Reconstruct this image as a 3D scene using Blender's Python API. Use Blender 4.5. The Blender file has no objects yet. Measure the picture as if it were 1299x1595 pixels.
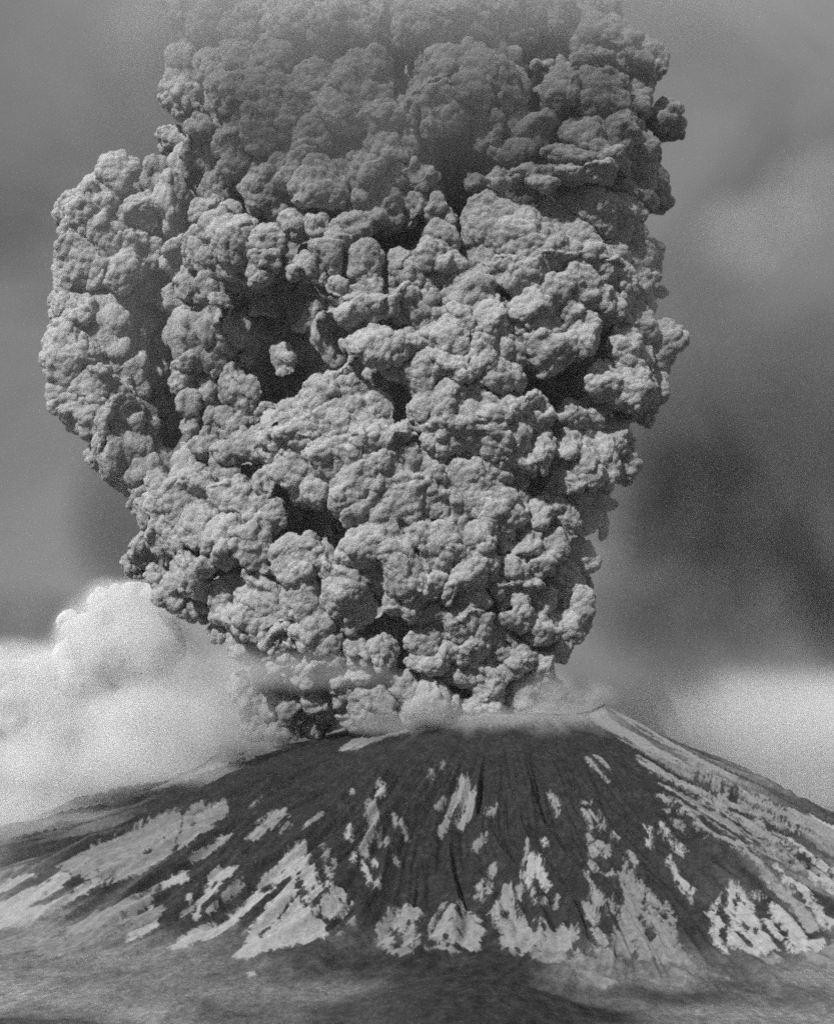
import bpy, math, random
import numpy as np
from mathutils import Vector, Matrix

random.seed(7)
rng = np.random.RandomState(7)
C = bpy.context.scene.collection
scn = bpy.context.scene

# ---------------------------------------------------------------- camera
F_PX, CX, CY = 2400.0, 649.5, 797.5          # photo focal length and centre, in photo pixels
CAM = np.array([0.0, -12000.0, 2560.0])
PITCH = math.atan(297.5 / F_PX)
cd = bpy.data.cameras.new('camera')
cd.sensor_fit = 'HORIZONTAL'; cd.sensor_width = 36.0
cd.lens = 36.0 * F_PX / 1299.0
cd.clip_start = 5.0; cd.clip_end = 300000.0
cam = bpy.data.objects.new('camera', cd)
cam.location = CAM; cam.rotation_euler = (math.pi / 2 + PITCH, 0, 0)
C.objects.link(cam); scn.camera = cam

# ---------------------------------------------------------------- sun, sky, exposure
SUN_AZ, SUN_EL = math.radians(30), math.radians(37)     # to the left of and behind the camera
to_sun = Vector((-math.sin(SUN_AZ) * math.cos(SUN_EL), -math.cos(SUN_AZ) * math.cos(SUN_EL), math.sin(SUN_EL)))
sd_ = bpy.data.lights.new('sun', 'SUN'); sd_.energy = 5.0; sd_.angle = math.radians(1.5); sd_.color = (1, 1, 1)
sun = bpy.data.objects.new('sun', sd_); C.objects.link(sun)
sun.rotation_euler = (-to_sun).to_track_quat('-Z', 'Y').to_euler(); sun.location = (-6000, -9000, 15000)

W = bpy.data.worlds.new('World'); scn.world = W; W.use_nodes = True
nt = W.node_tree; nt.nodes.clear()
def wn(t): return nt.nodes.new(t)
sky = wn('ShaderNodeTexSky'); sky.sky_type = 'NISHITA'; sky.sun_disc = False
sky.sun_elevation = SUN_EL; sky.sun_rotation = math.atan2(to_sun.x, to_sun.y) % (2 * math.pi)
sky.altitude = 2500; sky.dust_density = 3.0
bw = wn('ShaderNodeRGBToBW'); nt.links.new(sky.outputs[0], bw.inputs[0])       # a black and white photograph
tc = wn('ShaderNodeTexCoord')
mp = wn('ShaderNodeMapping'); mp.inputs['Location'].default_value = (0.35, 0.2, 0.55); mp.inputs['Scale'].default_value = (1.0, 1.0, 1.6)
nt.links.new(tc.outputs['Generated'], mp.inputs[0])
nz = wn('ShaderNodeTexNoise'); nz.inputs['Scale'].default_value = 3.4; nz.inputs['Detail'].default_value = 5; nz.inputs['Distortion'].default_value = 0.5
nt.links.new(mp.outputs[0], nz.inputs['Vector'])
mr = wn('ShaderNodeMapRange'); mr.inputs[1].default_value = 0.3; mr.inputs[2].default_value = 0.7; mr.inputs[3].default_value = 0.55; mr.inputs[4].default_value = 1.45
nt.links.new(nz.outputs['Fac'], mr.inputs[0])
mu = wn('ShaderNodeMath'); mu.operation = 'MULTIPLY'
ov = wn('ShaderNodeMath'); ov.operation = 'MULTIPLY_ADD'; ov.inputs[1].default_value = 0.28     # thin overcast over the clear sky, brighter towards the zenith
sx = wn('ShaderNodeSeparateXYZ'); nt.links.new(tc.outputs['Generated'], sx.inputs[0])
zz_ = wn('ShaderNodeMapRange'); zz_.inputs[1].default_value = 0.0; zz_.inputs[2].default_value = 1.0; zz_.inputs[3].default_value = 1.9; zz_.inputs[4].default_value = 5.4
nt.links.new(sx.outputs['Z'], zz_.inputs[0]); nt.links.new(zz_.outputs[0], ov.inputs[2])
nt.links.new(bw.outputs[0], ov.inputs[0]); nt.links.new(ov.outputs[0], mu.inputs[0]); nt.links.new(mr.outputs[0], mu.inputs[1])
bg = wn('ShaderNodeBackground'); bg.inputs['Strength'].default_value = 0.06
nt.links.new(mu.outputs[0], bg.inputs['Color'])
wo = wn('ShaderNodeOutputWorld'); nt.links.new(bg.outputs[0], wo.inputs['Surface'])

scn.view_settings.view_transform = 'Standard'; scn.view_settings.look = 'None'
scn.view_settings.exposure = 0.0; scn.view_settings.gamma = 1.0; scn.view_settings.use_curve_mapping = False
cy = scn.cycles
cy.use_denoising = False
cy.use_adaptive_sampling = True; cy.adaptive_threshold = 0.06; cy.adaptive_min_samples = 16
cy.max_bounces = 8; cy.diffuse_bounces = 1; cy.glossy_bounces = 1; cy.transmission_bounces = 1
cy.volume_bounces = 6; cy.transparent_max_bounces = 8; cy.volume_step_rate = 1.0
cy.sample_clamp_indirect = 3.0; cy.pixel_filter_type = 'BLACKMAN_HARRIS'; cy.filter_width = 1.9
cy.caustics_reflective = False; cy.caustics_refractive = False

# ---------------------------------------------------------------- helpers
cp, sp = math.cos(PITCH), math.sin(PITCH)
def ray(px, py):
    u = (np.asarray(px, float) - CX) / F_PX; v = (CY - np.asarray(py, float)) / F_PX
    return np.stack([u, cp - v * sp, sp + v * cp], -1)      # unit step along the view axis
def P(px, py, Y):                                            # photo pixel -> the point of the place at that distance
    d = ray(px, py); t = (Y - CAM[1]) / d[..., 1]
    return CAM + d * t[..., None]
def mpp(px, py, Y):                                          # metres per photo pixel there
    return (Y - CAM[1]) / ray(px, py)[..., 1] / F_PX

def new_obj(name, mesh, mat=None, parent=None, kind=None):
    o = bpy.data.objects.new(name, mesh); C.objects.link(o)
    if mat is not None: mesh.materials.append(mat)
    if parent is not None: o.parent = parent
    if kind: o['kind'] = kind
    return o
def tag(o, label, cat, group=None, kind=None):
    o['label'] = label; o['category'] = cat
    if group: o['group'] = group
    if kind: o['kind'] = kind
    return o
def empty(name, loc):
    o = bpy.data.objects.new(name, None); o.location = loc; o.empty_display_size = 50; C.objects.link(o); return o
def mesh_np(name, v, q):
    me = bpy.data.meshes.new(name); k = q.shape[1]
    me.vertices.add(len(v)); me.vertices.foreach_set('co', np.ascontiguousarray(v, dtype=np.float32).ravel())
    me.loops.add(q.size); me.loops.foreach_set('vertex_index', np.ascontiguousarray(q, dtype=np.int32).ravel())
    me.polygons.add(len(q)); me.polygons.foreach_set('loop_start', np.arange(0, q.size, k, dtype=np.int32))
    me.update(calc_edges=True); me.validate()
    return me
def compact(v, q):
    used = np.unique(q); m = np.full(len(v), -1); m[used] = np.arange(len(used))
    return v[used], m[q]

def hash3(ix, iy, iz, seed):
    h = (ix.astype(np.uint32) * np.uint32(0x8da6b343)) ^ (iy.astype(np.uint32) * np.uint32(0xd8163841)) ^ (iz.astype(np.uint32) * np.uint32(0xcb1ab31f)) ^ np.uint32(seed * 0x9e3779b1 & 0xffffffff)
    h ^= h >> np.uint32(15); h *= np.uint32(0x2c1b3c6d); h ^= h >> np.uint32(12); h *= np.uint32(0x297a2d39); h ^= h >> np.uint32(15)
    return h
def cells(p, seed):                                          # distance to the nearest of jittered cell points
    out = np.empty(len(p), np.float32)
    for a in range(0, len(p), 60000):
        q = p[a:a + 60000].astype(np.float32); i = np.floor(q).astype(np.int32); f = q - i
        best = np.full(len(q), 9.0, np.float32)
        for dx in (-1, 0, 1):
            for dy in (-1, 0, 1):
                for dz in (-1, 0, 1):
                    h = hash3(i[:, 0] + dx, i[:, 1] + dy, i[:, 2] + dz, seed)
                    jx = (h & np.uint32(1023)).astype(np.float32) * (0.9 / 1023) + 0.05 + dx - f[:, 0]
                    jy = ((h >> np.uint32(10)) & np.uint32(1023)).astype(np.float32) * (0.9 / 1023) + 0.05 + dy - f[:, 1]
                    jz = ((h >> np.uint32(20)) & np.uint32(1023)).astype(np.float32) * (0.9 / 1023) + 0.05 + dz - f[:, 2]
                    np.minimum(best, jx * jx + jy * jy + jz * jz, out=best)
        out[a:a + 60000] = best
    return np.sqrt(out)
def dome(p, seed):
    return 1.0 - (cells(p, seed) / 0.85) ** 2
def vnoise(x, y, seed):                                      # smooth 2-D value noise, -1..1
    ix = np.floor(x).astype(np.int64); iy = np.floor(y).astype(np.int64)
    fx = x - ix; fy = y - iy; fx = fx * fx * fx * (fx * (fx * 6 - 15) + 10); fy = fy * fy * fy * (fy * (fy * 6 - 15) + 10)
    z = np.zeros_like(ix)
    def g(a, b): return (hash3(ix + a, iy + b, z, seed) & np.uint32(0xffff)).astype(np.float64) / 32767.5 - 1
    return (g(0, 0) * (1 - fx) + g(1, 0) * fx) * (1 - fy) + (g(0, 1) * (1 - fx) + g(1, 1) * fx) * fy
def fbm(x, y, seed, n=4):
    s = 0; a = 1
    for k in range(n):
        s = s + a * vnoise(x * 2 ** k, y * 2 ** k, seed + k); a *= 0.5
    return s / 1.8
def sstep(a, b, x):
    t = np.clip((x - a) / (b - a), 0, 1); return t * t * (3 - 2 * t)
def warp(p, s, a):
    q = p / s
    return p + a * np.stack([np.sin(q[:, 1] * 1.7 + 1.3 * np.sin(q[:, 2] * 1.1)) + 0.5 * np.sin(q[:, 2] * 3.1 + q[:, 0]),
                             np.sin(q[:, 2] * 1.5 + 1.2 * np.sin(q[:, 0] * 1.3)) + 0.5 * np.sin(q[:, 0] * 2.9 + q[:, 1]),
                             np.sin(q[:, 0] * 1.6 + 1.4 * np.sin(q[:, 1] * 1.2)) + 0.5 * np.sin(q[:, 1] * 3.3 + q[:, 2])], -1)

def bend(p):                                 # slow irregular push of the whole cloud, metres
    x, y, z = p.T; o = np.zeros_like(p)
    for k, (s, a) in enumerate(((330., 62.), (150., 34.))):
        o[:, 0] += a * (vnoise(z / s + 3, (x + y) / s, 401 + k)); o[:, 2] += a * (vnoise((x - y) / s, z / s + 9, 411 + k)); o[:, 1] += 1.3 * a * vnoise(x / s, z / s, 421 + k)
    return o
_cs = {}
def cube_sphere(n):
    if n in _cs: return _cs[n]
    t = np.tan(np.linspace(-math.pi / 4, math.pi / 4, n + 1)); a, b = np.meshgrid(t, t, indexing='ij'); o = np.ones_like(a)
    vs, qs, off = [], [], 0
    for ax in ((o, a, b), (-o, b, a), (b, o, a), (a, -o, b), (a, b, o), (b, a, -o)):
        vs.append(np.stack(ax, -1).reshape(-1, 3)); i = np.arange(n)[:, None] * (n + 1) + np.arange(n)[None]
        qs.append(np.stack([i, i + n + 1, i + n + 2, i + 1], -1).reshape(-1, 4) + off); off += (n + 1) ** 2
    v = np.concatenate(vs); v /= np.linalg.norm(v, axis=1, keepdims=True); q = np.concatenate(qs)
    key = np.round(v * 1e5).astype(np.int64); _, first, inv = np.unique(key, axis=0, return_index=True, return_inverse=True)
    _cs[n] = (v[first], inv.reshape(-1)[q]); return _cs[n]
def normals(p, q):
    fn = np.cross(p[q[:, 2]] - p[q[:, 0]], p[q[:, 3]] - p[q[:, 1]])
    n = np.zeros_like(p)
    for k in range(3):
        w = fn[:, k]
        for j in range(4): n[:, k] += np.bincount(q[:, j], weights=w, minlength=len(p))
    return n / np.maximum(np.linalg.norm(n, axis=1, keepdims=True), 1e-9)

# ---------------------------------------------------------------- materials
def mat(name):
    m = bpy.data.materials.new(name); m.use_nodes = True; m.node_tree.nodes.clear(); return m, m.node_tree
def noise_col(t, vec, scale, lo, hi, detail=6, a=0.35, b=0.65, rough=0.6):
    n = t.nodes.new('ShaderNodeTexNoise'); n.inputs['Scale'].default_value = scale; n.inputs['Detail'].default_value = detail; n.inputs['Roughness'].default_value = rough
    t.links.new(vec, n.inputs['Vector'])
    r = t.nodes.new('ShaderNodeMapRange'); r.inputs[1].default_value = a; r.inputs[2].default_value = b; r.inputs[3].default_value = lo; r.inputs[4].default_value = hi
    t.links.new(n.outputs['Fac'], r.inputs[0]); return r.outputs[0]
def math_n(t, op, a, b):
    m = t.nodes.new('ShaderNodeMath'); m.operation = op
    for i, x in enumerate((a, b)):
        if isinstance(x, (int, float)): m.inputs[i].default_value = x
        else: t.links.new(x, m.inputs[i])
    return m.outputs[0]
def finish(t, col, bump=None, dist=1.0, strength=0.6, rough=1.0, sss=0.0):
    b = t.nodes.new('ShaderNodeBsdfPrincipled'); b.inputs['Roughness'].default_value = 1.0; b.inputs['Specular IOR Level'].default_value = 0.0
    b.inputs['Diffuse Roughness'].default_value = rough
    if sss: b.inputs['Subsurface Weight'].default_value = 1.0; b.inputs['Subsurface Radius'].default_value = (1, 1, 1); b.inputs['Subsurface Scale'].default_value = sss
    t.links.new(col, b.inputs['Base Color'])
    if bump is not None:
        u = t.nodes.new('ShaderNodeBump'); u.inputs['Distance'].default_value = dist; u.inputs['Strength'].default_value = strength
        t.links.new(bump, u.inputs['Height']); t.links.new(u.outputs[0], b.inputs['Normal'])
    o = t.nodes.new('ShaderNodeOutputMaterial'); t.links.new(b.outputs[0], o.inputs['Surface'])
def geo(t): return t.nodes.new('ShaderNodeNewGeometry').outputs['Position']
def uvn(t, sx, sy):
    u = t.nodes.new('ShaderNodeUVMap'); u.uv_map = 'flow'; m = t.nodes.new('ShaderNodeMapping'); m.inputs['Scale'].default_value = (sx, sy, 1)
    t.links.new(u.outputs[0], m.inputs[0]); return m.outputs[0]

ASH, t = mat('volcanic_ash_cloud')
col = noise_col(t, geo(t), 1 / 260, 0.26, 0.37, 5)
vo = t.nodes.new('ShaderNodeTexVoronoi'); vo.voronoi_dimensions = '3D'; vo.feature = 'F1'; vo.inputs['Scale'].default_value = 1 / 29
nv = t.nodes.new('ShaderNodeTexNoise'); nv.inputs['Scale'].default_value = 1 / 60; nv.inputs['Detail'].default_value = 2; t.links.new(geo(t), nv.inputs['Vector'])
va = t.nodes.new('ShaderNodeVectorMath'); va.operation = 'MULTIPLY_ADD'; va.inputs[1].default_value = (45, 45, 45); t.links.new(nv.outputs['Color'], va.inputs[0]); t.links.new(geo(t), va.inputs[2])
t.links.new(va.outputs[0], vo.inputs['Vector'])
sq = math_n(t, 'SUBTRACT', 1.0, math_n(t, 'MULTIPLY', vo.outputs['Distance'], vo.outputs['Distance']))
hb = math_n(t, 'ADD', sq, math_n(t, 'MULTIPLY', noise_col(t, geo(t), 1 / 16, 0, 1, 4), 0.45))
finish(t, col, hb, 15.0, 0.75, sss=28.0)

def rock_colour(t):
    c1 = noise_col(t, uvn(t, 70, 14), 1.0, 0.016, 0.044, 9, 0.3, 0.7, 0.7)            # streaks that run down the slope
    c2 = noise_col(t, geo(t), 1 / 130, 0.65, 1.4, 9, 0.3, 0.7, 0.7)
    at = t.nodes.new('ShaderNodeAttribute'); at.attribute_name = 'pale'
    pale = math_n(t, 'MULTIPLY', at.outputs['Fac'], noise_col(t, uvn(t, 80, 7), 1.0, 0.11, 0.32, 9, 0.3, 0.7, 0.7))
    spots = noise_col(t, geo(t), 1 / 30, 0.55, 1.45, 6, 0.3, 0.7, 0.75)
    return math_n(t, 'MULTIPLY', math_n(t, 'ADD', math_n(t, 'MULTIPLY', c1, c2), pale), spots)
ROCK, t = mat('ash_covered_rock')
col = rock_colour(t)
finish(t, col, noise_col(t, geo(t), 1 / 60, 0, 1, 10, 0.2, 0.8, 0.7), 26.0, 0.9)

def snow_mat(name, lo, hi):
    m, t = mat(name)
    a = noise_col(t, uvn(t, 140, 14), 1.0, lo, hi, 9, 0.3, 0.65, 0.65)
    bb = noise_col(t, geo(t), 1 / 45, 0.75, 1.1, 9, 0.3, 0.7, 0.7)
    sn = math_n(t, 'MULTIPLY', a, bb)
    at = t.nodes.new('ShaderNodeAttribute'); at.attribute_name = 'cover'                     # how much snow is left; bare rock shows through where it is thin
    k = math_n(t, 'ADD', at.outputs['Fac'], noise_col(t, uvn(t, 170, 30), 1.0, -0.34, 0.34, 8, 0.25, 0.75, 0.7))
    k = math_n(t, 'ADD', k, noise_col(t, geo(t), 1 / 34, -0.22, 0.22, 8, 0.25, 0.75, 0.7))
    f = t.nodes.new('ShaderNodeMapRange'); f.interpolation_type = 'SMOOTHSTEP'; f.inputs[1].default_value = 0.36; f.inputs[2].default_value = 0.62
    t.links.new(k, f.inputs[0])
    rock = rock_colour(t)
    mx = t.nodes.new('ShaderNodeMix'); mx.data_type = 'FLOAT'
    t.links.new(f.outputs[0], mx.inputs[0]); t.links.new(rock, mx.inputs[2]); t.links.new(sn, mx.inputs[3])
    finish(t, mx.outputs[0], noise_col(t, geo(t), 1 / 60, 0, 1, 10, 0.2, 0.8, 0.7), 14.0, 0.8); return m
SNOW = {'clean': snow_mat('snow', 0.25, 0.38), 'grey': snow_mat('ash_dusted_snow', 0.17, 0.28), 'dusty': snow_mat('thin_dirty_snow', 0.12, 0.24)}

# ---------------------------------------------------------------- the volcano's ground
MC = np.array([600.0, 0.0]); RIM = 850.0
def height(x, y):
    dx = x - MC[0]; dy = y - MC[1]; r = np.hypot(dx, dy); ph = np.arctan2(dx, -dy)      # 0 faces the camera, + to the right
    left = np.exp(-((ph + 1.6) / 0.75) ** 2); right = np.exp(-((ph - 1.6) / 0.8) ** 2)
    slope = 0.50 - 0.135 * left + 0.06 * right
    rim = 2478 + 62 * np.exp(-((ph - 1.5) / 0.5) ** 2) - 20 * left + 14 * vnoise(ph * 3, 0 * ph, 5)
    d = np.maximum(r - RIM, 0)
    cone = rim - slope * d + 0.000022 * d * d * (d < 2200) + 0.000022 * (d >= 2200) * (2200 * 2200 + 4400 * (d - 2200))
    base = 1165 - 0.045 * np.maximum(-y - 3600, 0) + 42 * fbm(x / 800, y / 800, 31, 5) - 0.02 * np.maximum(r - 4000, 0)
    base = np.maximum(base, 820 + 60 * vnoise(x / 4000, y / 4000, 77))
    k = 55.0
    z = k * np.logaddexp(cone / k, base / k)
    flank = sstep(250, 1300, d) * (1 - 0.85 * sstep(2300, 3600, d))
    u = ph * 5.2 + 0.35 * vnoise(ph * 4, r / 1100, 3)
    rg = 1 - np.abs(vnoise(u * 1.0, r / 2600, 11)) * 2
    rg2 = 1 - np.abs(vnoise(u * 2.7 + 4, r / 1500, 12)) * 2
    z = z + flank * (62 * rg + 50 * rg2 + 30 * (1 - 2 * np.abs(vnoise(u * 7, r / 600, 13))) + 19 * (1 - 2 * np.abs(vnoise(u * 17 + 2, r / 420, 14)))) - 20 * flank
    hollow = np.exp(-((ph + 0.02) / 0.20) ** 2) * sstep(500, 1500, d) * (1 - sstep(2300, 3200, d))
    z = z - 70 * hollow
    z = z + (6 + 8 * flank) * fbm(x / 170, y / 170, 41, 4)
    z = z + 150 * np.exp(-((x - 220) / 560) ** 2 - ((y + 4700) / 400) ** 2) + 70 * np.exp(-((x + 1800) / 420) ** 2 - ((y + 5000) / 300) ** 2)      # wooded foothills
    ins = np.maximum(RIM - r, 0); z = np.where(ins > 0, z - np.minimum(0.55 * ins, 330), z)
    return z
def flow_uv(x, y):
    dx = x - MC[0]; dy = y - MC[1]; return np.arctan2(dx, -dy), np.hypot(dx, dy) / 1000.0

gx = np.linspace(-3700, 3700, 760); gy = np.linspace(-5250, 1100, 380)
GX, GY = np.meshgrid(gx, gy, indexing='ij'); GZ = height(GX, GY)
def grid_quads(nx, ny):
    i = np.arange(nx - 1)[:, None] * ny + np.arange(ny - 1)[None]
    return np.stack([i, i + ny, i + ny + 1, i + 1], -1).reshape(-1, 4)
def set_flow(me, v):
    a, b = flow_uv(v[:, 0], v[:, 1]); li = np.empty(len(me.loops), np.int32); me.loops.foreach_get('vertex_index', li)
    uv = me.uv_layers.new(name='flow'); uv.data.foreach_set('uv', np.stack([a[li], b[li]], -1).astype(np.float32).ravel())
gv = np.stack([GX, GY, GZ], -1).reshape(-1, 3); gq = grid_quads(len(gx), len(gy))
me = mesh_np('mountain', gv, gq); set_flow(me, gv)
dx = GX - MC[0]; dy = GY - MC[1]; rr = np.hypot(dx, dy); ph = np.arctan2(dx, -dy)
pale = 0.75 * (1 - sstep(50, 330, rr - RIM + 90 * vnoise(ph * 14, rr / 300, 91)))                       # ash lying thick along the rim
pale = np.maximum(pale, 0.8 * sstep(0.75, 1.2, ph + 0.1 * vnoise(ph * 9, rr / 700, 92)) * (1 - sstep(900, 2100, rr - RIM)) * (0.5 + 0.5 * vnoise(ph * 30, rr / 900, 93)))
low = sstep(2500, 3100, rr - RIM + 260 * fbm(GX / 500, GY / 500, 95, 4))
pale = np.maximum(pale, low * np.clip(0.18 + 0.5 * fbm(GX / 420, GY / 420, 96, 6) + 0.65 * sstep(300, -2300, GX) + 0.35 * sstep(500, 1900, GX), 0, 1))  # low ground paler left and right: ash cover, with haze put into the colour
hill = np.exp(-(((GX - 220) / 560) ** 2 + ((GY + 4800) / 640) ** 2) ** 2) + 0.7 * np.exp(-(((GX + 1800) / 500) ** 2 + ((GY + 5000) / 330) ** 2) ** 2)
sidestreak = (sstep(0.35, 0.9, np.abs(ph + 0.15)) * sstep(1500, 2300, rr - RIM) * np.clip(0.15 + 0.9 * vnoise(ph * 45, rr / 700, 97) + 0.3 * vnoise(ph * 110, rr / 300, 98), 0, 1))
pale = np.maximum(pale, 0.6 * sidestreak) * (1 - np.clip(hill, 0, 1) * 0.95)
pale = np.clip(pale, 0, 1)
att = me.attributes.new('pale', 'FLOAT', 'POINT'); att.data.foreach_set('value', pale.astype(np.float32).ravel())
mountain = new_obj('mountain', me, ROCK, None, 'structure')
mountain['label'] = 'dark ash-covered volcano cone streaked with snow patches under the eruption'

cgx = np.linspace(-45000, 45000, 181); cgy = np.linspace(-30000, 60000, 181)
X, Y = np.meshgrid(cgx, cgy, indexing='ij'); Z = height(X, Y)
inside = (np.abs(X) < 3700) & (Y > -5000) & (Y < 1000)
Z = np.where(inside, Z - 420, Z - 6) + 500 * sstep(14000, 40000, np.hypot(X, Y)) * (0.6 + 0.6 * fbm(X / 6000, Y / 6000, 55, 4))
v = np.stack([X, Y, Z], -1).reshape(-1, 3); me = mesh_np('ground', v, grid_quads(181, 181)); set_flow(me, v)
att = me.attributes.new('pale', 'FLOAT', 'POINT'); att.data.foreach_set('value', np.full(len(v), 0.2, np.float32))
new_obj('ground', me, ROCK, None, 'structure')

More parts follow.
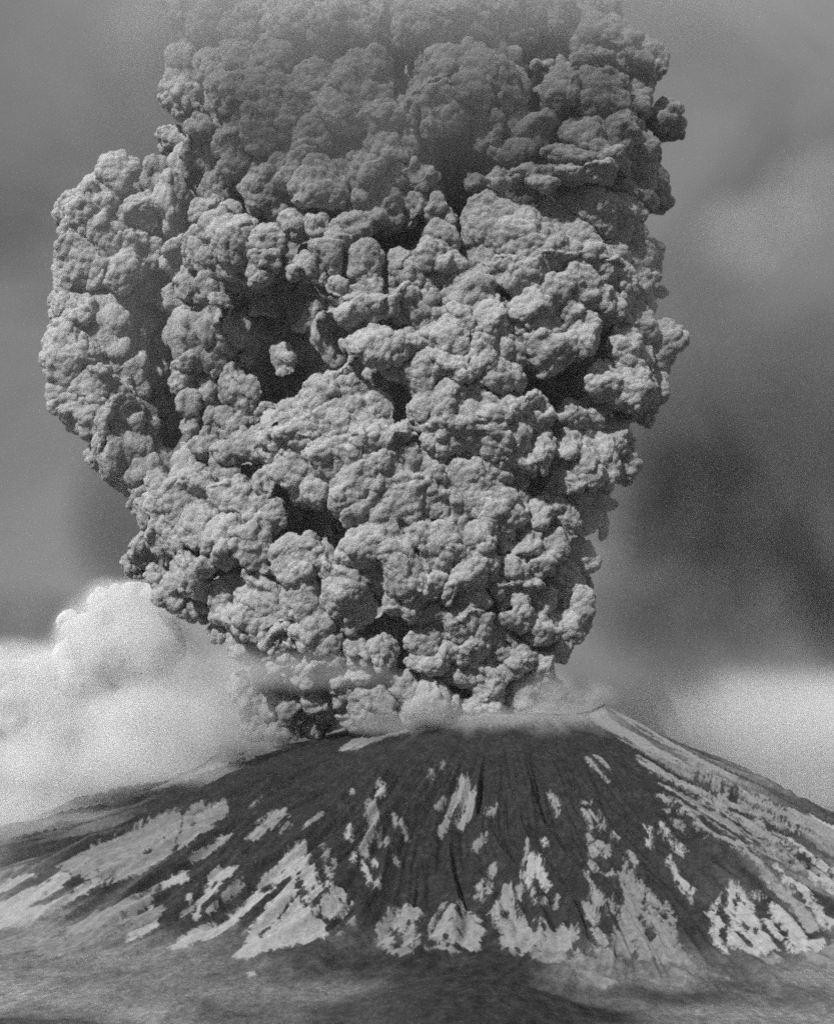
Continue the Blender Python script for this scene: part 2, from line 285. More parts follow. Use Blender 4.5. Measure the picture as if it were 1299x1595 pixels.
# ---------------------------------------------------------------- snow patches, draped over the same ground grid
REG = {'A': (0, 1200, 3.2475), 'B': (250, 1200, 3.2475), 'C': (560, 1180, 3.2475), 'D': (850, 1180, 2.893), 'X': (0, 0, 1.0)}
SN = [  # region, kind, outline, holes
('A','grey',[(285,490),(350,460),(450,410),(560,340),(640,285),(700,265),(760,258),(830,225),(890,208),(915,222),(918,250),(915,300),(905,350),(885,400),(850,430),(810,462),(760,490),(710,525),(650,548),(600,560),(560,570),(520,580),(430,560),(410,512),(350,540),(310,510)],[[(520,572),(545,540),(580,512),(560,545)],[(780,490),(800,455),(808,440),(806,468)]]),
('A','grey',[(928,228),(960,210),(1020,190),(1080,165),(1135,143),(1145,190),(1155,210),(1140,240),(1090,270),(1040,320),(1000,350),(950,375),(910,395),(900,390),(915,330),(925,270)],[[(968,230),(978,230),(984,285),(974,285)],[(940,250),(948,250),(946,290),(938,290)]]),
('A','clean',[(310,510),(350,540),(260,640),(150,690),(130,710),(230,690),(420,575),(500,550),(530,580),(420,630),(300,700),(200,745),(80,790),(0,810),(-60,820),(-60,700),(0,680),(60,650),(150,600),(250,550)],[]),
('A','clean',[(-60,610),(0,590),(60,565),(150,530),(180,535),(100,570),(30,615),(0,630),(-60,655)],[]),
('A','dusty',[(-40,535),(0,520),(70,495),(130,475),(140,485),(60,515),(0,540)],[]),
('A','dusty',[(240,745),(330,710),(440,668),(460,680),(380,710),(300,745),(250,760)],[]),
('A','grey',[(340,800),(440,755),(560,700),(680,640),(800,580),(800,600),(760,650),(720,700),(690,740),(650,770),(560,790),(480,815),(400,845),(350,830)],[[(620,730),(640,715),(645,740),(630,755)],[(700,660),(712,640),(716,655),(704,690)]]),
('A','clean',[(635,800),(680,770),(740,720),(770,690),(790,720),(800,760),(815,785),(770,820),(700,855),(640,865)],[]),
('A','clean',[(810,580),(880,540),(940,500),(945,560),(900,580),(830,600)],[]),
('A','grey',[(970,470),(1010,420),(1070,380),(1130,335),(1165,325),(1150,345),(1080,405),(1030,445)],[]),
('A','clean',[(940,660),(955,630),(970,640),(980,660),(955,680)],[]),
('A','clean',[(1045,620),(1060,550),(1110,520),(1200,490),(1170,530),(1120,560),(1110,600),(1060,650),(1020,680),(1005,740),(990,760),(975,740),(1010,670)],[[(1070,590),(1095,565),(1100,585),(1075,605)]]),
('A','grey',[(1120,640),(1150,610),(1190,560),(1220,520),(1235,550),(1220,590),(1190,630),(1160,650)],[]),
('A','grey',[(1045,720),(1060,690),(1100,670),(1080,710),(1060,730)],[]),
('A','grey',[(915,745),(950,710),(985,695),(970,725)],[]),
('X','dusty',[(60,1470),(130,1452),(200,1430),(250,1412),(255,1425),(190,1460),(120,1485),(70,1492)],[]),
('X','dusty',[(-20,1475),(60,1445),(110,1435),(70,1462),(0,1490)],[]),
('X','grey',[(235,1232),(265,1214),(320,1196),(380,1176),(420,1154),(456,1151),(420,1172),(360,1190),(300,1212)],[]),  # low steam bank along the ridge, drawn here as a snow patch
('B','grey',[(430,355),(460,310),(500,260),(560,220),(620,190),(650,215),(640,235),(605,235),(590,270),(550,290),(510,335),(490,350)],[]),
('B','grey',[(720,300),(740,265),(780,240),(820,220),(820,235),(770,255)],[]),
('B','clean',[(730,355),(740,420),(745,465),(770,500),(800,550),(810,600),(790,630),(760,650),(740,620),(715,560),(712,515),(700,520),(685,590),(700,640),(720,680),(760,710),(770,750),(830,790),(860,815),(830,850),(700,880),(560,915),(440,960),(400,960),(370,940),(430,880),(440,830),(480,770),(540,700),(600,640),(660,560),(640,540),(590,600),(540,630),(480,680),(420,730),(370,790),(300,830),(220,860),(150,880),(70,920),(45,900),(90,860),(180,810),(290,760),(400,690),(480,620),(520,550),(600,490),(625,420),(650,390)],
   [[(600,745),(620,700),(640,650),(660,645),(650,680),(625,740),(540,810),(510,850),(490,840),(530,800)],[(500,590),(540,570),(570,590),(560,610),(510,620)],[(676,510),(686,480),(694,484),(688,520)]]),
('B','clean',[(840,560),(880,590),(930,620),(965,655),(950,700),(925,745),(880,735),(840,750),(830,700),(820,660),(870,640),(860,600)],[[(890,640),(915,650),(930,680),(905,670)]]),
('B','clean',[(720,650),(745,630),(770,660),(740,680)],[]),
('B','clean',[(770,710),(800,690),(800,720),(780,740)],[]),
('B','grey',[(830,490),(850,500),(880,540),(865,550)],[]),
('B','dusty',[(890,835),(920,790),(970,750),(990,760),(960,800),(920,835)],[]),
('B','clean',[(935,335),(950,275),(965,290),(960,350)],[]),
('B','clean',[(965,450),(975,415),(990,460),(980,475)],[]),
('B','clean',[(1095,110),(1105,60),(1135,70),(1130,105),(1105,130)],[]),
('B','grey',[(1040,240),(1045,190),(1065,155),(1095,190),(1105,220),(1085,290),(1060,330),(1050,370),(1035,380),(1040,320),(1060,260)],[]),
('B','grey',[(1005,400),(1015,370),(1045,375),(1055,430),(1040,450),(1010,435)],[]),
('B','clean',[(1020,460),(1050,500),(1070,560),(1060,590),(1045,570),(1025,510)],[]),
('B','clean',[(1060,460),(1080,450),(1105,475),(1085,500)],[]),
('B','clean',[(1085,570),(1100,545),(1110,560),(1095,585)],[]),
('B','grey',[(1165,195),(1185,220),(1200,270),(1250,345),(1245,362),(1190,290)],[]),
('B','grey',[(1180,450),(1195,445),(1208,475),(1190,482)],[]),
('B','dusty',[(1095,360),(1120,310),(1150,340),(1160,400),(1135,370),(1100,400)],[]),
('B','clean',[(438,1032),(470,1025),(482,1045),(450,1052)],[]),
('B','grey',[(960,115),(972,95),(985,120)],[]),
('B','dusty',[(645,270),(660,275),(600,335),(615,300)],[]),
('B','dusty',[(455,180),(500,138),(510,142),(470,178)],[]),
('B','dusty',[(820,380),(850,420),(885,490),(870,500),(830,430)],[]),
('C','grey',[(490,85),(520,80),(560,120),(585,160),(600,230),(575,235),(570,300),(540,320),(515,360),(480,350),(490,290),(510,250),(480,265),(450,300),(440,350),(400,395),(395,380),(420,330),(450,270),(470,200),(500,160)],[]),
('C','grey',[(362,280),(390,235),(422,200),(434,206),(400,268)],[]),
('C','dusty',[(345,100),(360,60),(378,75),(362,102)],[]),
('C','dusty',[(410,60),(425,20),(435,25),(420,62)],[]),
('C','grey',[(640,300),(655,260),(690,225),(705,245),(680,290)],[]),
('C','dusty',[(575,470),(580,435),(610,410),(640,380),(650,390),(612,450),(598,482)],[]),
('C','grey',[(645,595),(670,545),(690,540),(690,600),(675,610)],[]),
('C','grey',[(590,660),(610,630),(640,615),(670,640),(675,690),(640,710),(620,740),(600,720),(585,710),(605,690)],[[(618,652),(650,648),(646,664),(624,664)]]),
('C','grey',[(95,900),(110,850),(150,810),(200,770),(250,745),(300,765),(320,800),(280,830),(250,830),(235,870),(215,890),(165,880),(160,910),(175,940),(140,955),(100,930)],[]),
('C','grey',[(220,960),(215,900),(240,850),(280,850),(280,910),(270,950),(240,970)],[]),
('C','dusty',[(90,920),(140,958),(200,975),(260,975),(300,900),(310,930),(270,1000),(170,1000),(95,960)],[]),
('C','grey',[(390,840),(430,790),(440,765),(500,765),(560,805),(620,860),(628,885),(600,920),(605,970),(560,978),(500,940),(420,950),(370,925),(360,890),(370,860)],[[(455,825),(490,850),(512,892),(485,885)]]),
('C','grey',[(350,870),(380,800),(410,745),(428,745),(392,810),(368,872)],[]),
('C','grey',[(490,735),(512,730),(560,785),(622,835),(612,848),(540,792)],[]),
('C','dusty',[(330,970),(400,955),(460,960),(505,985),(470,995),(400,968)],[]),
('C','grey',[(655,790),(700,750),(720,690),(770,640),(780,700),(770,740),(800,790),(870,840),(960,860),(970,880),(1030,850),(1090,890),(1120,940),(1100,985),(1000,990),(900,985),(800,975),(750,970),(710,930),(740,900),(700,860)],[[(800,800),(870,835),(950,885),(930,885),(850,848)]]),
('C','dusty',[(700,940),(800,985),(1000,1000),(1150,970),(1299,1010),(1280,1050),(1100,1030),(900,1020),(780,1000)],[]),
('C','clean',[(825,620),(845,570),(860,500),(875,475),(905,510),(920,570),(945,620),(965,670),(950,680),(920,620),(880,580),(865,640),(840,645)],[]),
('C','grey',[(820,560),(830,510),(843,425),(853,430),(848,510),(828,572)],[]),
('C','grey',[(860,650),(880,650),(890,710),(900,740),(885,745),(870,700)],[]),
('C','grey',[(920,720),(940,705),(947,740),(925,747)],[]),
('C','grey',[(790,660),(820,650),(830,680),(800,720)],[]),
('C','grey',[(980,770),(990,710),(1006,705),(992,772)],[]),
('C','clean',[(920,420),(932,413),(952,447),(935,452)],[]),
('C','grey',[(945,180),(965,175),(1010,225),(1010,255),(985,250),(965,215)],[]),
('C','grey',[(988,275),(1012,280),(1000,302)],[]),
('D','grey',[(500,165),(530,160),(565,195),(560,210),(510,185)],[]),
('D','grey',[(570,210),(600,190),(630,215)],[]),
('D','grey',[(600,235),(650,232),(658,250),(610,248)],[]),
('D','grey',[(640,255),(680,263),(672,277)],[]),
('D','grey',[(530,238),(562,236),(552,252)],[]),
('D','grey',[(565,280),(590,283),(628,327),(590,312)],[]),
('D','clean',[(440,305),(470,310),(485,350),(470,405),(455,390),(460,350)],[[(452,315),(466,318),(474,345),(466,345)]]),
('D','clean',[(505,300),(525,305),(560,370),(590,400),(630,445),(620,452),(570,412),(535,350)],[]),
('D','clean',[(545,460),(560,455),(600,520),(650,580),(675,610),(660,625),(620,590),(570,510)],[]),
('D','clean',[(593,570),(610,573),(642,605),(625,612)],[]),
('D','grey',[(638,630),(650,632),(666,657),(655,662)],[]),
('D','grey',[(670,300),(690,290),(760,340),(850,375),(930,400),(920,408),(830,388),(765,362),(785,385),(740,372)],[]),
('D','grey',[(840,400),(900,415),(960,445),(990,510),(1050,570),(1120,620),(1140,660),(1190,700),(1230,760),(1220,800),(1170,790),(1150,720),(1110,670),(1060,630),(990,550),(940,465),(880,430)],[]),
('D','grey',[(165,240),(200,235),(240,270),(270,305),(250,315),(225,280),(200,265),(220,320),(205,330),(180,280)],[]),
('D','grey',[(160,195),(205,212),(203,220),(160,212)],[]),
('D','grey',[(250,320),(300,340),(332,365),(290,362)],[]),
('D','grey',[(180,350),(195,345),(212,370),(195,392)],[]),
('D','grey',[(200,400),(250,385),(290,395),(295,440),(270,460),(240,430),(220,450),(200,450)],[]),
('D','grey',[(195,480),(220,475),(237,500),(210,517)],[]),
('D','grey',[(245,523),(300,513),(317,530),(280,542)],[]),
('D','grey',[(370,420),(390,430),(420,480),(400,495),(380,460)],[]),
('D','grey',[(348,460),(365,470),(372,502),(355,502)],[]),
('D','grey',[(170,515),(190,520),(230,590),(260,630),(265,660),(240,680),(215,620)],[]),
('D','dusty',[(268,660),(300,630),(320,650),(310,690),(280,700)],[]),
('D','grey',[(165,650),(185,645),(215,700),(240,740),(225,760),(190,730)],[]),
('D','grey',[(195,780),(240,770),(290,830),(270,865),(230,840)],[]),
('D','dusty',[(330,520),(370,510),(440,570),(500,640),(560,690),(585,740),(590,790),(620,870),(660,910),(720,940),(760,965),(820,1005),(760,990),(680,950),(600,940),(540,930),(440,915),(350,900),(290,870),(300,800),(320,740),(345,640),(350,580)],[[(510,710),(535,690),(560,720),(535,735)],[(420,680),(440,665),(460,690),(440,695)]]),
('D','grey',[(330,535),(365,520),(420,575),(470,640),(440,650),(380,610),(345,640),(350,580)],[]),
('D','dusty',[(0,800),(60,750),(140,780),(160,840),(250,880),(340,905),(300,935),(150,930),(0,900)],[]),
('D','dusty',[(150,965),(190,960),(240,990),(320,1010),(330,1030),(270,1045),(220,1022)],[]),
('D','dusty',[(558,938),(600,958),(655,990),(640,1000),(580,972)],[]),
('D','clean',[(705,690),(740,690),(780,730),(800,760),(780,800),(790,830),(830,885),(810,885),(770,850),(750,800),(750,740)],[]),
('D','clean',[(755,680),(775,630),(792,610),(785,650),(765,690)],[]),
('D','clean',[(830,575),(850,575),(850,650),(880,660),(930,700),(960,740),(980,790),(1020,830),(1060,880),(1000,880),(920,890),(870,860),(820,850),(825,780),(820,720),(800,700),(815,640)],[[(930,775),(955,765),(965,800),(945,800)],[(850,660),(858,655),(856,700),(846,720)]]),
('D','clean',[(860,575),(900,620),(940,670),(935,695),(900,670),(870,620)],[]),
('D','clean',[(920,610),(980,620),(1030,660),(1090,710),(1140,770),(1180,830),(1140,840),(1090,800),(1040,750),(1000,700),(1010,660),(970,640),(930,630)],[]),
('D','clean',[(980,730),(1020,740),(1070,810),(1060,830),(1010,790)],[]),
('D','clean',[(1090,810),(1130,820),(1150,855),(1100,850)],[]),
('D','clean',[(1035,490),(1060,495),(1110,550),(1180,590),(1200,640),(1250,690),(1290,740),(1299,770),(1260,760),(1220,690),(1170,640),(1130,590),(1070,570)],[]),
('D','clean',[(1185,515),(1240,520),(1299,560),(1340,600),(1340,650),(1299,620),(1250,600),(1210,570)],[[(1225,560),(1260,565),(1290,590),(1250,585)]]),
('D','clean',[(1050,340),(1110,360),(1170,410),(1220,455),(1299,490),(1360,510),(1360,550),(1299,520),(1220,480),(1150,430),(1080,375)],[]),
('D','grey',[(945,280),(975,290),(987,320),(965,315)],[]),
('D','grey',[(1023,340),(1050,380),(1080,400),(1040,392)],[]),
('D','grey',[(780,160),(830,170),(900,210),(1000,250),(1080,290),(1130,310),(1200,350),(1299,420),(1350,440),(1350,470),(1299,440),(1200,390),(1120,350),(1040,290),(960,265),(880,235),(810,220),(770,190)],[]),
('D','grey',[(640,5),(720,60),(800,110),(900,150),(1000,205),(1100,240),(1200,280),(1299,340),(1360,380),(1360,430),(1299,400),(1200,330),(1100,285),(980,230),(860,175),(750,110),(660,50)],[]),
('D','clean',[(1150,265),(1240,285),(1299,315),(1350,340),(1350,365),(1299,335),(1220,300)],[]),
('D','grey',[(400,10),(480,30),(580,90),(700,150),(760,180),(740,192),(650,155),(560,112),(460,50)],[]),
('D','grey',[(175,0),(190,-2),(235,45),(290,110),(278,118),(200,42)],[]),
('D','grey',[(215,-8),(230,-8),(265,18),(294,55),(278,55)],[]),
('D','dusty',[(980,910),(1050,880),(1150,880),(1210,870),(1299,820),(1340,830),(1340,910),(1250,930),(1200,920),(1100,900),(1000,930)],[]),
('D','clean',[(1060,835),(1120,850),(1190,830),(1240,810),(1270,830),(1200,880),(1110,890)],[]),
('D','clean',[(1150,560),(1190,610),(1230,690),(1280,760),(1299,800),(1270,800),(1220,740),(1190,670)],[]),
('X','grey',[(560,1135),(600,1127),(640,1140),(600,1150),(540,1172),(528,1170),(552,1150)],[]),
('X','dusty',[(460,1150),(520,1135),(575,1126),(560,1136),(500,1148)],[]),  # stripe of pale dust, made as a snow patch
('X','grey',[(905,1112),(950,1120),(1010,1155),(1060,1185),(1050,1192),(980,1155),(930,1130)],[]),
('X','grey',[(950,1104),(1000,1130),(1080,1176),(1150,1212),(1145,1218),(1060,1172),(985,1130)],[]),
]
skx, sky_ = np.array([940, 1000, 1100, 1160, 1230, 1330.]), np.array([1100, 1130, 1185, 1220, 1250, 1285.])
rs = np.random.RandomState(11)
for k_ in range(34):
    x0 = rs.uniform(945, 1230); ln_ = rs.uniform(50, 170); off = rs.uniform(2, 105) * min(1.0, (x0 - 900) / 160); wd = rs.uniform(2.0, 5.5); xs = np.linspace(x0, x0 + ln_, 6)
    ys = np.interp(xs, skx, sky_) + off + (xs - x0) * rs.uniform(0.0, 0.10); hw = wd * np.sin(np.linspace(0.15, math.pi - 0.15, 6))
    SN.append(('X', 'grey' if k_ % 2 else 'dusty', [(float(a_), float(b_ - h_)) for a_, b_, h_ in zip(xs, ys, hw)] + [(float(a_), float(b_ + h_)) for a_, b_, h_ in list(zip(xs, ys, hw))[::-1]], []))
pts, spans = [], []
for reg, kind, outer, holes in SN:
    ox, oy, s = REG[reg]
    for poly in [outer] + holes:
        a = len(pts); pts += [(ox + x / s, oy + y / s) for x, y in poly]; spans.append((a, len(pts)))
pts = np.array(pts); dr = ray(pts[:, 0], pts[:, 1])
T = np.arange(6000, 13600, 10.0)
hit = np.zeros((len(pts), 2))
for i in range(len(pts)):
    q = CAM + dr[i] * T[:, None]; df = q[:, 2] - height(q[:, 0], q[:, 1]); ok = np.nonzero(df < 0)[0]
    k = ok[0] if len(ok) and T[ok[0]] < 12900 else int(np.argmin(np.where(T < 12800, df, 9e9)))
    if len(ok) and k > 0 and df[k] < 0 and df[k - 1] > 0:
        w = df[k - 1] / (df[k - 1] - df[k]); hit[i] = q[k - 1, :2] * (1 - w) + q[k, :2] * w
    else: hit[i] = q[k, :2]
def signed(px, py, poly):
    d = np.full(px.shape, 1e9); ins = np.zeros(px.shape, bool); n = len(poly)
    for i in range(n):
        ax, ay = poly[i]; bx, by = poly[(i + 1) % n]; ex, ey = bx - ax, by - ay; L = ex * ex + ey * ey + 1e-9
        tt = np.clip(((px - ax) * ex + (py - ay) * ey) / L, 0, 1); d = np.minimum(d, np.hypot(px - ax - tt * ex, py - ay - tt * ey))
        c = ((ay > py) != (by > py)) & (px < ex * (py - ay) / (ey if abs(ey) > 1e-9 else 1e-9) + ax); ins ^= c
    return np.where(ins, d, -d)
nx, ny = len(gx), len(gy); k = 0
UPH, UR = ph, rr
streak = 15 * vnoise(UPH * 150, UR / 260, 201) + 10 * vnoise(UPH * 60, UR / 120, 202) + 9 * vnoise(GX / 28, GY / 40, 203)
erode = fbm(UPH * 55, UR / 170, 210, 4)
for si, (reg, kind, outer, holes) in enumerate(SN):
    polys = []
    for _ in range(1 + len(holes)):
        a, b = spans[k]; k += 1; polys.append(hit[a:b])
    o = polys[0]
    i0, i1 = np.searchsorted(gx, o[:, 0].min() - 40), np.searchsorted(gx, o[:, 0].max() + 40)
    j0, j1 = np.searchsorted(gy, o[:, 1].min() - 60), np.searchsorted(gy, o[:, 1].max() + 60)
    i0, j0 = max(i0, 0), max(j0, 0); i1, j1 = min(i1, nx), min(j1, ny)
    if i1 - i0 < 3 or j1 - j0 < 3: continue
    sl = (slice(i0, i1), slice(j0, j1)); x, y = GX[sl], GY[sl]
    s = signed(x, y, o) + 4
    for h in polys[1:]: s = np.minimum(s, -signed(x, y, h) + 2)
    size = math.sqrt(max((o[:, 0].max() - o[:, 0].min()) * (o[:, 1].max() - o[:, 1].min()), 1))
    s = s + streak[sl] * min(1.0, size / 260)
    e = erode[sl]
    thr = {'clean': 0.55, 'grey': 0.50, 'dusty': 0.25}[kind]
    s = np.minimum(s, (thr - e) * 90) if size > 130 else s
    top = {'clean': 1.05, 'grey': 0.95, 'dusty': 0.72}[kind]
    cover = np.clip(0.48 + s / 70.0, 0, top); lift = np.clip((s + 16) * 0.30, -9, 3.0 + 0.45 * (si * 5 % 11))
    if lift.max() <= 0: continue
    v = np.stack([x, y, GZ[sl] + lift], -1).reshape(-1, 3); q = grid_quads(i1 - i0, j1 - j0)
    keep = (lift.reshape(-1)[q] > -8.9).any(1); q = q[keep]
    if not len(q): continue
    cv = np.concatenate([v, cover.reshape(-1, 1), pale[sl].reshape(-1, 1)], 1); cv, q = compact(cv, q); v = cv[:, :3]; m_ = mesh_np('snow_patch', v, q); set_flow(m_, v)
    att = m_.attributes.new('pale', 'FLOAT', 'POINT'); att.data.foreach_set('value', cv[:, 4].astype(np.float32))
    att = m_.attributes.new('cover', 'FLOAT', 'POINT'); att.data.foreach_set('value', cv[:, 3].astype(np.float32))
    ob = new_obj('snow_patch', m_, SNOW[kind], mountain)

# ---------------------------------------------------------------- the eruption column
ENV = np.array([(-60,330,1010),(0,300,1010),(100,285,1015),(200,268,1050),(300,245,1030),(400,258,1030),(500,262,1040),(600,262,1035),(650,262,1000),(700,240,985),
                (750,205,950),(800,205,940),(850,215,925),(900,225,920),(950,300,905),(1000,330,880),(1050,385,870),(1120,480,850)], float)
def env(py): return np.interp(py, ENV[:, 0], ENV[:, 1]), np.interp(py, ENV[:, 0], ENV[:, 2])
def half_depth(py): return np.interp(py, [0, 400, 700, 900, 1000, 1120], [212, 206, 192, 172, 158, 122])     # the front stands nearly upright
def depth_at(px, py):                       # how far the column's front stands before its axis, in photo pixels at 5 m
    l, r = env(py); c = (l + r) / 2; w = (r - l) / 2
    return half_depth(py) * max(0.0, 1 - abs((px - c) / w) ** 2.4) ** 0.5
B = []                                      # px, py, rx, ry, push towards camera, style, tilt
def b(px, py, rx, ry=None, push=0, st='n', tilt=0): B.append((px, py, rx, ry or rx, push, st, tilt, 0))
def L(px, py, rx, ry=None, push=0, st='n', tilt=0): B.append((px, py, rx, ry or rx, push, st, tilt, 1))
# side column on the left
for a in [(185,275,30),(152,319,38),(217,328,31),(162,359,43),(128,385,38),(190,372,32),(195,423,34,36,18),(155,420,29,0,8),(115,432,34),(106,470,30),(128,482,32,0,8),(112,522,36),
          (119,560,40),(105,600,32),(140,610,36,0,10),(158,590,26,0,20),(121,636,34),(136,658,31,0,8),(166,668,21,46,6,'s',-28),(195,706,38,44,0,'s'),(226,738,34,36,0,'s'),
          (112,338,24,0,-40,'s'),(178,500,42,62,-25,'s'),(196,590,46,60,-32,'s'),(226,640,36,44,-40,'s'),(222,440,26,34,-10,'s'),(243,402,26,0,10),(216,380,22,0,18),(200,520,40,60,-40,'s'),(178,640,30,40,-8)]: L(*a)
# top left
for a in [(292,159,36),(300,110,32,40,-10,'s'),(313,209,24,0,14),(359,222,31,0,10),(405,200,36,0,20),(421,140,52,0,5),(368,142,42),(470,160,32,0,22),(519,184,38,0,28),(556,128,46,0,16),(500,118,38),
          (586,184,35,0,24),(485,216,38,0,18),(588,230,38,0,18),(489,288,36,0,34),(447,276,23,0,28),(415,281,27,0,22),(560,258,30,0,18),(612,265,30),(600,303,29),(462,246,20,0,24),(330,250,30,0,-30,'s'),
          (272,322,29,56,-8,'s',8),(238,287,32,36,-25,'s'),(300,272,40,0,-40,'s'),(340,60,50,0,-40,'s'),(450,60,60,0,-30,'s'),(560,60,60,0,-40,'s'),(640,60,44,0,-50,'s'),(344,300,34,0,-15),(560,300,26,0,-6)]: b(*a)
# upper centre
for a in [(374,378,60,56,40),(337,396,40,40,42),(426,374,29,0,44),(323,331,33,0,22),(282,392,25,0,30),(272,417,21,0,34),(411,403,23,0,60),(400,426,19,0,62),(326,449,26,0,38),(340,466,15,0,48),(290,440,20,0,24),
          (271,470,25,0,0,'s'),(312,522,54,66,-6,'v',-20),(282,563,21,0,22),(278,597,21,0,24),(291,622,23,0,20),(405,476,24,0,22,'s'),(428,522,28,34,14,'v'),(372,505,26,40,0,'v',-15),
          (544,353,35,0,22),(465,354,23,0,20),(495,356,14,24,28,'n'),(478,423,29,0,52),(502,401,25,0,46),(455,436,17,0,58),(521,432,16,0,54),(563,408,28,0,36),(572,432,23,0,40),(545,442,17,0,48),(520,380,24,0,20),
          (578,478,39,0,56),(610,474,26,0,52),(548,491,27,0,56),(591,543,35,0,64),(630,546,27,0,56),(562,546,17,0,66),(546,551,13,0,68),(640,577,27,0,46),(440,505,16,40,16,'v'),(490,480,26,46,14,'v'),(520,520,30,50,6,'v')]: b(*a)
# centre
for a in [(671,404,35,0,34),(700,416,32,0,36),(650,431,27,0,36),(620,411,25,0,20),(690,374,31,0,16),(640,457,21,0,40),(624,450,18,0,44),(732,462,40,0,30),(760,493,37,0,34),(722,497,36,30,44,'n',20),(697,526,40,34,50,'n',20),
          (775,502,34,0,40),(760,550,36,0,50),(715,575,28,0,58),(780,580,29,0,52),(660,580,33,0,54),(690,563,23,0,60),(606,616,17,25,36,'n',-20),(665,500,30,0,20),(655,540,30,0,34),(570,600,26,34,-40,'v'),(800,540,26,0,40),
          (745,520,28,0,40),(680,455,30,0,22)]: b(*a)
# great central billow
for a in [(430,690,32,0,64),(465,680,50,0,80),(452,722,31,0,74),(409,697,21,0,60),(500,622,36,0,54),(548,618,30,0,52),(520,660,40,0,80),(563,682,48,0,84),(609,682,31,0,70),(545,755,44,0,76),(487,762,25,0,66),(592,735,38,0,78),
          (622,752,35,0,72),(642,722,29,0,56),(670,740,35,0,50),(622,790,37,0,84),(665,782,31,0,70),(590,802,25,0,78),(562,785,31,0,78),(410,750,15,32,30,'n',-15),(470,640,24,0,50),(415,640,18,0,30),(500,710,36,0,84),
          (425,660,20,0,44),(540,700,34,0,90)]: b(*a)
# lower left mass
for a in [(226,780,29),(246,760,25,0,10),(275,748,13,0,18),(230,803,27,0,8),(256,800,26,0,22),(303,772,36,0,26),(345,776,33,0,26),(380,780,36,0,26),(306,820,36,0,40),(346,830,29,0,44),(414,803,30,0,34),(390,832,29,0,46),(262,836,25,0,28),
          (231,850,28,0,8),(286,850,23,0,40),(224,882,21,0,4),(250,890,21,0,24),(300,896,31,0,40),(256,916,19,0,16),(272,930,25,0,14),(331,880,21,0,52),(402,858,31,0,58),(450,858,37,0,64),(489,851,29,0,60),(460,882,35,0,72),(510,882,29,0,62),
          (541,890,27,0,58),(366,868,24,0,56),(300,950,26,0,16),(215,755,26,0,-26,'s'),(350,745,30,0,-34,'s')]: b(*a)
# lower centre
for a in [(575,846,41,38,88),(611,868,31,0,92),(627,893,46,0,102),(641,840,29,0,80),(671,850,32,0,78),(661,906,31,0,88),(640,940,31,0,70),(608,935,26,0,60),(350,936,40,0,40),(402,930,41,0,58),(380,960,37,0,46),(460,926,36,0,72),(525,922,40,0,70),
          (431,965,36,0,62),(482,966,37,0,70),(502,992,31,0,58),(545,952,29,0,52),(450,1023,24,0,46),(452,1002,26,12,56,'n'),(508,1014,31,0,56),(560,1012,29,0,56),(598,1010,28,0,60),(562,1042,27,0,40),(530,1052,23,0,36),(480,1040,24,0,30),
          (577,1092,35,0,46),(545,1080,23,0,32),(500,1086,29,0,22),(462,1096,27,0,14),(432,1100,24,0,6),(395,1092,24,0,-6),(415,1060,26,0,0),(390,1010,30,0,14),(350,985,28,0,8),(400,1122,26,0,-10),(440,1128,24,0,0),(482,1120,26,0,10),(522,1112,26,0,24),(380,1075,24,0,-10),(552,1112,24,0,34)]: b(*a)
# right of centre
for a in [(697,638,46,0,62),(722,672,42,0,62),(755,652,40,0,58),(662,626,27,0,44),(740,612,27,0,38),(690,690,32,0,54),(770,692,39,0,58),(792,640,25,0,44),(823,638,29,0,44),(842,652,24,0,38),(846,702,21,36,38,'n'),(806,672,33,0,54),(820,722,25,0,42),
          (782,732,29,0,44),(810,746,19,0,36),(720,742,36,0,50),(740,772,36,0,56),(760,790,41,0,62),(697,792,36,0,66),(740,832,40,0,70),(782,830,27,0,52),(690,842,31,0,72),(720,880,38,0,72),(760,872,35,0,60),(702,914,15,24,76),(776,902,27,0,48),
          (735,920,28,0,40),(650,660,22,0,10)]: b(*a)
# right flank
for a in [(965,602,38,0,34),(930,590,27,0,26),(1018,602,28,0,22),(1021,546,40,0,26),(987,520,38,0,30),(1026,580,20,0,14),(1012,626,22,0,8),(966,542,32,0,40),(900,530,32,0,46),(870,540,26,0,44),(851,545,31,0,56),(838,490,33,0,52),(891,492,22,0,56),(870,468,31,0,50),
          (915,420,62,58,40),(945,440,50,46,34),(855,398,52,0,42),(805,372,52,0,36),(790,420,38,0,36),(776,345,46,0,26),(962,462,35,0,42),(950,492,29,0,44),(902,462,36,0,52),(930,480,25,0,50),(820,440,34,0,40),(760,400,30,60,10,'v',-25),
          (960,340,46,0,22),(980,384,39,0,24),(1016,400,26,0,4),(1004,432,25,0,14),(1028,462,17,0,-4),(1012,490,16,0,10),(930,330,42,0,26),(905,308,38,40,24,'v',-15),(870,340,30,44,6,'v'),
          (895,266,58,15,66),(850,278,28,14,58),(928,264,30,14,58),(783,276,19,0,34),(740,285,21,0,22),(815,268,24,12,44),
          (958,215,46,0,36),(912,214,36,0,40),(990,240,38,0,30),(1014,275,36,0,16),(1024,302,22,0,6),(998,302,26,0,14),(1044,205,24,0,-8),(1026,188,28,0,0),(880,235,34,16,54),(930,240,34,20,56),
          (973,115,48,0,14),(990,152,33,0,18),(932,160,46,0,30),(878,146,36,0,30),(923,90,26,0,30),(950,68,42,0,6),(992,40,40,0,-14,'s'),(905,30,52,0,-6,'s'),(960,10,50,0,-10,'s'),(850,60,40,0,-26,'s'),
          (835,205,44,36,2,'v'),(800,235,36,20,8,'v')]: b(*a)
